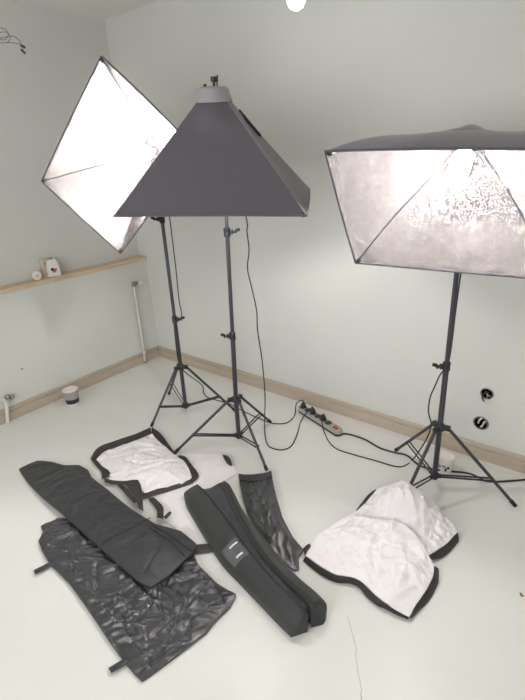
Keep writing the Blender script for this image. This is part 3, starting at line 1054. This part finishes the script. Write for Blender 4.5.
MB().tube(on_surf([(150, 516), (143, 521), (132, 527), (120, 533), (106, 541), (100, 546)]), .0022, 6).build('seam', M_DULL, t)
for q in ([(152, 524.5), (166, 533), (180, 542), (191, 551)], [(149, 527.5), (162, 536), (175, 546), (185, 556)]):
    MB().tube(on_surf(q), .0026, 6).build('zip', M_BLACKPLASTIC, t)
ca = on_surf([(139, 535), (146, 530)], .002, 4); cb = on_surf([(141.5, 538), (148, 533)], .002, 4)
V = ca+cb+[p-Vector((0, 0, .0015)) for p in ca+cb]
m4 = len(ca)
F = []
for k in range(m4-1):
    F += [(k, k+1, m4+k+1, m4+k), (2*m4+k, 3*m4+k, 3*m4+k+1, 2*m4+k+1), (k, 2*m4+k, 2*m4+k+1, k+1), (m4+k, m4+k+1, 3*m4+k+1, 3*m4+k)]
MB().add(V, F).build('care_label', M_WEB, t)

# padded carrying case
t = thing('padded_case', tuple(at_z(255, 560)), 'long black padded carrying case lying open with a clear label pocket', 'case')
# stations: left foot, left shoulder, left lip, valley, right lip, right shoulder, right foot  (px, py, z)
ST = [
    ((184, 497, 0.01), (184.5, 492.5, 0.035), (191, 487.5, 0.055), (197, 485.0, 0.06), (203, 489, 0.046), (210.0, 487.5, 0.038), (217, 484, 0.052), (224, 481.5, 0.06), (228, 483, 0.055), (231, 487, 0.03), (232, 490, 0.008)),
    ((187, 509, 0.006), (188, 504, 0.04), (195, 496, 0.068), (204, 491, 0.078), (209, 497, 0.064), (216.5, 496.5, 0.056), (224, 494, 0.062), (229, 487.5, 0.078), (233, 491, 0.07), (237, 499, 0.035), (238, 503, 0.008)),
    ((203, 536, 0.004), (204, 530, 0.04), (211, 518, 0.075), (219.5, 510, 0.088), (224, 515, 0.074), (228.8, 515.5, 0.066), (233.5, 514, 0.072), (237, 508, 0.088), (243, 510, 0.078), (249, 523, 0.04), (250, 528, 0.006)),
    ((222, 565, 0.004), (223, 558, 0.042), (231, 547, 0.08), (240.5, 539.5, 0.095), (244, 543, 0.081), (247.2, 543.5, 0.073), (250.5, 542, 0.079), (253, 536.5, 0.095), (262, 537, 0.086), (271, 548, 0.045), (272.5, 555, 0.006)),
    ((240, 584, 0.004), (241, 577, 0.042), (249, 568, 0.08), (258, 562, 0.098), (261, 565, 0.084), (263.2, 564.5, 0.076), (265.5, 562, 0.082), (268, 558, 0.098), (278, 558, 0.09), (288, 567, 0.048), (290, 574, 0.006)),
    ((259, 604, 0.004), (260, 597, 0.044), (268, 588, 0.082), (277, 583, 0.1), (279.5, 585, 0.086), (281.2, 584.0, 0.078), (283, 581, 0.086), (286, 577.5, 0.102), (296, 576, 0.094), (306, 585, 0.052), (308, 592, 0.006)),
    ((276, 622, 0.004), (277, 615, 0.044), (285, 606, 0.082), (296, 601.5, 0.098), (298.5, 602, 0.086), (300.2, 600.5, 0.076), (302, 597, 0.088), (305, 593, 0.104), (314, 591, 0.096), (322, 599, 0.055), (324, 607, 0.006)),
    ((287, 633, 0.004), (288, 627, 0.042), (295, 618, 0.076), (304, 612.5, 0.09), (306.5, 612.5, 0.08), (308.2, 610.8, 0.068), (310, 607, 0.086), (312, 602, 0.102), (319, 599, 0.096), (326.5, 604, 0.06), (326, 618, 0.006)),
    ((291, 637, 0.003), (293, 633, 0.03), (299, 626, 0.06), (305, 620, 0.07), (307, 619, 0.066), (309.0, 617.5, 0.048), (311, 614, 0.07), (314, 609, 0.084), (319, 605, 0.084), (326, 608, 0.052), (323, 624, 0.004)),
]
S2 = []
cols = [spline([at_z(*ST[i][j]) for i in range(len(ST))], 6) for j in range(11)]
ns = len(cols[0])


def section(i):
    return [cols[j][i] for j in range(11)]


def loft(idx, closed_caps=True, thick=.006, name='x', material=M_CASE, inward=False, wr=0.0):
    """sheet through the given section columns, with thickness towards the inside of the case"""
    rows = []
    for i in range(ns):
        s = spline([cols[j][i] for j in idx], 4)
        ctr_ = (cols[0][i]+cols[10][i])/2+Vector((0, 0, .04))
        if wr:
            s = [p+Vector((0, 0, wr*noise.noise(p*30))) for p in s]
        rows.append(s)
    return rows


def sheet(rows, material, name, parent, off):
    k = len(rows[0]); n_ = len(rows)
    V = [p for r in rows for p in r]
    # normals by finite differences
    N_ = []
    for i in range(n_):
        for j in range(k):
            a = rows[min(i+1, n_-1)][j]-rows[max(i-1, 0)][j]
            b = rows[i][min(j+1, k-1)]-rows[i][max(j-1, 0)]
            q = a.cross(b)
            N_.append(q.normalized() if q.length > 1e-12 else Vector((0, 0, 1)))
    V2 = [v+nn*off for v, nn in zip(V, N_)]
    V2 = [Vector((v.x, v.y, max(v.z, .0012))) for v in V2]
    V = [Vector((v.x, v.y, max(v.z, .001))) for v in V]
    F = []
    m = len(V)
    for i in range(n_-1):
        for j in range(k-1):
            q = i*k+j
            F.append((q, q+1, q+k+1, q+k)); F.append((q+m, q+k+m, q+k+1+m, q+1+m))
    for i in range(n_-1):
        for j in (0, k-1):
            q = i*k+j
            F.append((q, q+k, q+k+m, q+m))
    for i in (0, n_-1):
        for j in range(k-1):
            q = i*k+j
            F.append((q, q+1, q+1+m, q+m))
    return MB().add(V+V2, F).build(name, material, parent, angle=70)


# solid padded walls: outer skin from foot to lip, closed underneath; the lining dips between the lips
def lobe(idx, name):
    rows = loft(idx)
    m = MB()
    k = len(rows[0])
    V = [p for r in rows for p in r]
    base = []
    for i in range(ns):
        a, b = rows[i][0], rows[i][-1]
        base.append(Vector((a.x, a.y, .001))); base.append(Vector((b.x, b.y, .001)))
    nv = len(V)
    V = V+base
    F = []
    for i in range(ns-1):
        for j in range(k-1):
            q = i*k+j
            F.append((q, q+1, q+k+1, q+k))
        F.append((nv+2*i, nv+2*i+2, nv+2*i+3, nv+2*i+1))
        F.append((i*k, (i+1)*k, nv+2*i+2, nv+2*i))
        F.append((i*k+k-1, nv+2*i+1, nv+2*i+3, (i+1)*k+k-1))
    for i in (0, ns-1):
        F.append(tuple([i*k+j for j in range(k)]+[nv+2*i+1, nv+2*i]))
    return m.add(V, F).build(name, M_CASE, t, angle=50)


lobe([0, 1, 2, 3, 4], 'left_wall')
lobe([6, 7, 8, 9, 10], 'right_wall')
rows = loft([4, 5, 6], wr=.006)
sheet(rows, M_LINING, 'lining', t, -.004)
for j, nm in ((3, 'zip_edge'), (7, 'zip_edge')):
    pp = [p+Vector((0, 0, .0015)) for p in cols[j]]
    MB().tube(pp, .0032, 8).build(nm, M_BLACKPLASTIC, t)
# inner pipings where the lining meets the lips
# label pocket on the left wall
def on_left(i, v):
    s = spline([cols[j][i] for j in (1, 2, 3)], 8)
    x = v*(len(s)-1); k = min(int(x), len(s)-2)
    return s[k].lerp(s[k+1], x-k)


def patch(name, i0, i1, v0, v1, lift, material):
    V, F = [], []
    nu, nv_ = 6, 6
    for a in range(nu+1):
        fi = i0+(i1-i0)*a/nu
        k = min(int(fi), ns-2)
        for b in range(nv_+1):
            v = v0+(v1-v0)*b/nv_
            p = on_left(k, v).lerp(on_left(k+1, v), fi-k)
            V.append(p)
    c = [V[0], V[nv_], V[-1]]
    nn = (c[1]-c[0]).cross(c[2]-c[0]).normalized()
    if nn.z < 0: nn = -nn
    m = len(V)
    V = [p+nn*(lift) for p in V]+[p+nn*(lift-.0015) for p in V]
    for a in range(nu):
        for b in range(nv_):
            q = a*(nv_+1)+b
            F.append((q, q+1, q+nv_+2, q+nv_+1)); F.append((q+m, q+nv_+1+m, q+nv_+2+m, q+1+m))
    for a in range(nu):
        for b in (0, nv_):
            q = a*(nv_+1)+b; F.append((q, q+nv_+1, q+nv_+1+m, q+m))
    for a in (0, nu):
        for b in range(nv_):
            q = a*(nv_+1)+b; F.append((q, q+1, q+1+m, q+m))
    return MB().add(V, F).build(name, material, t)


pk = patch('label_pocket', 17.3, 21.6, .12, .92, .0035, M_LABEL)
patch('label_glint', 18.0, 18.3, .42, .80, .0052, M_GLINT)  # pale strips laid on the pocket as its painted glint
patch('label_glint', 20.3, 20.7, .40, .72, .0052, M_GLINT)

# small satin drawstring pouch right of the case
t = thing('small_pouch', tuple(at_z(270, 510)), 'small shiny black pouch, right of the padded case', 'bag', 'empty black equipment bags')
cloth('bag_body', [(239, 478, .020), (250, 480, .026), (262, 478.5, .028), (271.5, 475.5, .022), (275, 491, .020), (282.5, 517, .020), (293, 537, .020), (303, 549, .014), (299, 556, .014), (299, 569, .008), (294, 570, .010), (284, 561, .014), (270, 546, .018), (257, 528, .020), (247, 512, .020), (242, 494, .020)],
      [(258, 490, .040), (266, 510, .046), (280, 530, .046), (260, 508, .030)], M_SATIN, t, res=.005, amp=.006, scale=13, seed=12, ang=2.25, stretch=2.6, flat_bottom=.002, edge_amp=.25, crease=(.42, 80, .016, 2.35, .3, .12), round_=.25, facet=24)
ribbon('top_hem', [(238.5, 473.8, .030), (250, 475, .036), (262, 473.5, .038), (271, 471, .034)], [(239, 479.5, .022), (250, 481.5, .030), (262, 480, .032), (272, 477, .024)], M_DULL, t, th=.003, wav=.004)

# ------------------------------------------------------------------ white diffuser covers
# right one: two folds
t = thing('diffuser_cover', tuple(at_z(385, 560)), 'crumpled white diffuser cover with black border by the rightmost tripod', 'diffuser cover', 'white diffuser covers on the floor')
cloth('back_fold', [(349, 516, .03), (358, 510.5, .035), (369.6, 499, .045), (377.7, 489.6, .075), (394, 483, .14), (404, 480.2, .17), (413, 486, .16), (424.7, 494, .12), (434, 501, .085), (442.5, 514, .055), (452, 523, .045), (457, 533, .032), (446, 544, .030), (434, 552.5, .030), (428, 556, .03), (405, 552, .02), (380, 535, .03), (360, 524, .03)],
      [(400, 493, .16), (412, 503, .13), (425, 515, .085), (385, 505, .09), (395, 517, .062), (430, 535, .048), (415, 532, .045), (400, 535, .03)], M_DIFF, t, thick=.002, res=.0055, amp=.005, scale=9, seed=21, edge_amp=.3, zmin=.003, crease=(.40, 120, .018, .9, 1.2, .09), round_=.3, facet=26)
cloth('front_fold', [(306, 555.5, .02), (310, 548.5, .025), (317, 536, .035), (332, 525.5, .042), (349, 515.5, .048), (362, 517, .058), (378, 519, .066), (394, 520, .070), (404, 525, .070), (413, 532, .066), (422, 544, .060), (429, 556, .052), (434, 566, .042), (433.5, 575, .036), (427, 589, .032), (416.6, 604, .028), (409, 617, .018), (391, 607.5, .028), (374.5, 594.5, .034), (361.5, 581.5, .034), (352, 577, .032), (335.6, 574.5, .030), (319.4, 565.5, .024)],
      [(345, 540, .052), (370, 545, .062), (395, 550, .066), (410, 565, .058), (390, 580, .052), (360, 560, .054), (335, 555, .042), (412, 590, .042), (376, 532, .062)], M_DIFF, t, thick=.002, res=.0055, amp=.004, scale=9, seed=33, edge_amp=.3, zmin=.003, crease=(.36, 150, .018, .9, 1.3, .09), round_=.3, facet=26)
ribbon('black_border', [(306, 556, .022), (319.4, 566, .026), (335.6, 575, .032), (352, 577.5, .034), (361.5, 582, .036), (374.5, 595, .036), (391, 608, .030), (409, 617.5, .018)],
       [(303, 561, .004), (317.5, 572.5, .004), (334, 582, .004), (348.6, 583.5, .006), (359.5, 588, .006), (369, 599, .004), (387, 610.5, .003), (408, 619.5, .002)], M_WEB, t, wav=.003)
ribbon('black_border', [(409, 617, .020), (416.6, 604, .030), (427, 589, .034), (433.5, 575, .038), (434, 566, .046)],
       [(411, 618.5, .002), (423, 607, .003), (431, 597, .003), (438, 583, .004), (438.5, 569, .006)], M_WEB, t, wav=.003, seed=3)
ribbon('black_border', [(428, 557, .032), (435, 552.5, .032), (446, 544, .032), (457.5, 532.5, .034)],
       [(432, 560, .004), (442, 557.5, .004), (452, 549.5, .004), (458.5, 541.5, .006)], M_WEB, t, wav=.003, seed=5)
ribbon('black_border', [(355.8, 511, .030), (362, 502.5, .036), (368, 495, .046), (375.5, 489.5, .060)],
       [(358.5, 511.5, .034), (365.5, 503, .042), (371.5, 495.5, .052), (377, 491, .066)], M_WEB, t, seed=7)
ribbon('corner_tie', [(303, 549, .012), (306, 546, .02), (309.5, 543.5, .03)], [(305, 556, .012), (308, 551, .022), (311, 546, .032)], M_WEB, t, wav=.004, seed=9)

# the one under the case and pouches
t = thing('diffuser_cover', tuple(at_z(200, 500)), 'white diffuser cover spread partly under the padded case', 'diffuser cover', 'white diffuser covers on the floor')
cloth('white_panel', [(150, 492, .004), (160, 470, .004), (179, 456.5, .006), (190, 454.5, .008), (203, 454, .012), (217, 453.5, .016), (225, 456, .016), (231, 463, .012), (237, 473, .006), (214, 488, .004), (196, 500, .0035), (200, 520, .0035), (216, 545, .0035), (205, 545.5, .004), (193, 544, .004), (176, 529, .004), (160, 515, .0035)],
      [(205, 463, .020), (215, 465, .018), (190, 470, .006), (175, 500, .010), (190, 520, .010)], M_DIFF, t, thick=.002, res=.007, amp=.003, scale=9, seed=41, edge_amp=.2, zmin=.001, crease=(.12, 50, .025, .5, 1.2, .09))
ribbon('black_patch', [(222.3, 455, .020), (227.5, 456, .021), (231, 460.5, .018), (232, 466, .013)], [(222.6, 455.6, .020), (224.5, 459.5, .022), (227.5, 464, .019), (231.2, 466.4, .013)], M_WEB, t)
ribbon('black_border', [(191, 545.5, .010), (200, 544.5, .011), (210, 543.5, .011), (217, 543, .010)], [(191, 554, .005), (200, 553.5, .006), (210, 552.5, .006), (218.5, 550.5, .006)], M_WEB, t, wav=.002)

# the back left one with the straps
t = thing('diffuser_cover', tuple(at_z(140, 465)), 'white diffuser cover edged and strapped in black, furthest left', 'diffuser cover', 'white diffuser covers on the floor')
cloth('white_panel', [(95, 459, .014), (104, 450.5, .018), (120, 445, .020), (137, 439, .020), (151, 433, .018), (156, 438, .020), (165, 446, .022), (176, 455, .024), (184, 461, .026), (189.5, 469.5, .026), (192, 478, .022), (182, 484, .020), (165, 489, .020), (143, 493.5, .018), (140, 483, .024), (124, 481, .022), (109, 480, .018), (105, 470, .014)],
      [(125, 458, .040), (150, 455, .046), (165, 465, .052), (135, 470, .050), (175, 472, .044), (150, 478, .042)], M_DIFF, t, thick=.002, res=.0065, amp=.006, scale=10, seed=51, edge_amp=.3, zmin=.007, crease=(.36, 90, .018, .5, 1.2, .09), round_=.3, facet=26)
ribbon('black_border', [(90.5, 458.5, .010), (98.5, 447.5, .012), (118, 440, .016), (137, 433.5, .016), (150.5, 427.5, .012)], [(95.5, 460.5, .016), (104, 451.5, .020), (120, 446, .022), (137, 440, .022), (151.5, 433.5, .020)], M_WEB, t, wav=.003)
ribbon('black_border', [(152, 427.5, .012), (158.5, 432, .014), (165, 439, .020), (170.5, 447, .020), (176.5, 454, .018)], [(151.5, 433, .016), (156, 438.5, .020), (162, 444, .022), (169, 450, .024), (175.5, 456.5, .022)], M_WEB, t, wav=.004, seed=2)
ribbon('black_border', [(178.5, 455.5, .022), (185.5, 457, .022), (191, 464, .022), (198.5, 475.5, .016), (193, 483, .014)], [(178, 458, .026), (184, 461, .028), (188.5, 468, .028), (191.5, 477, .026), (189, 480, .024)], M_WEB, t, wav=.003, seed=4)
ribbon('black_border', [(194, 478, .020), (182, 482.5, .022), (165, 487.5, .022), (143, 491.5, .020)], [(193, 484, .010), (180, 488, .010), (163, 493.5, .010), (143, 498.5, .010)], M_WEB, t, wav=.002, seed=6)
ribbon('black_border', [(90.5, 459, .012), (96, 466, .012), (101, 472, .014), (102, 479, .014)], [(96, 459, .018), (102, 466, .018), (109, 471, .020), (111.5, 477, .020)], M_WEB, t, wav=.004, seed=8)
ribbon('black_border', [(104, 478, .020), (114, 480.5, .024), (126, 481, .026), (138, 479, .028)], [(105, 482.5, .016), (114, 484.5, .018), (127, 485, .020), (140, 486, .022)], M_WEB, t, wav=.003, seed=10)
ribbon('strap', [(126, 485, .022), (131, 482, .026), (138, 479, .030)], [(131, 492, .016), (136, 493, .018), (142, 492, .022)], M_WEB, t, wav=.003, seed=12)
ribbon('strap', [(131, 491, .018), (134, 497, .022), (137, 503, .028), (138, 508, .034)], [(142, 491, .020), (142.5, 498, .026), (143, 505, .032), (143.5, 512, .040)], M_WEB, t, wav=.003, seed=14)
ribbon('strap', [(116, 484, .016), (122, 490, .016), (128, 497, .020), (134, 503, .030)], [(120, 483.5, .018), (127, 489, .018), (133, 496, .024), (138, 503, .034)], M_WEB, t, wav=.004, seed=16)
ribbon('strap', [(148, 499, .010), (153, 505, .014), (157, 511, .020), (157, 518, .034)], [(154, 497.5, .012), (160, 503, .018), (163.5, 508, .024), (163.5, 519.5, .036)], M_WEB, t, wav=.004, seed=18)
ribbon('strap', [(163.5, 517, .030), (166.5, 514, .032), (169.5, 511.5, .032)], [(165.5, 519.5, .030), (168.5, 517, .032), (171.5, 513, .032)], M_WEB, t, seed=20)

# ------------------------------------------------------------------ render look
wd = bpy.data.worlds.new('world')
scene.world = wd
wd.use_nodes = True
wd.node_tree.nodes['Background'].inputs['Color'].default_value = (.5, .5, .5, 1)
wd.node_tree.nodes['Background'].inputs['Strength'].default_value = 0.05
scene.view_settings.view_transform = 'Standard'
scene.view_settings.look = 'None'
scene.view_settings.gamma = 1.0
scene.view_settings.use_curve_mapping = False
scene.view_settings.exposure = 0.13
scene.cycles.max_bounces = 12
scene.cycles.diffuse_bounces = 8
scene.cycles.sample_clamp_indirect = 8
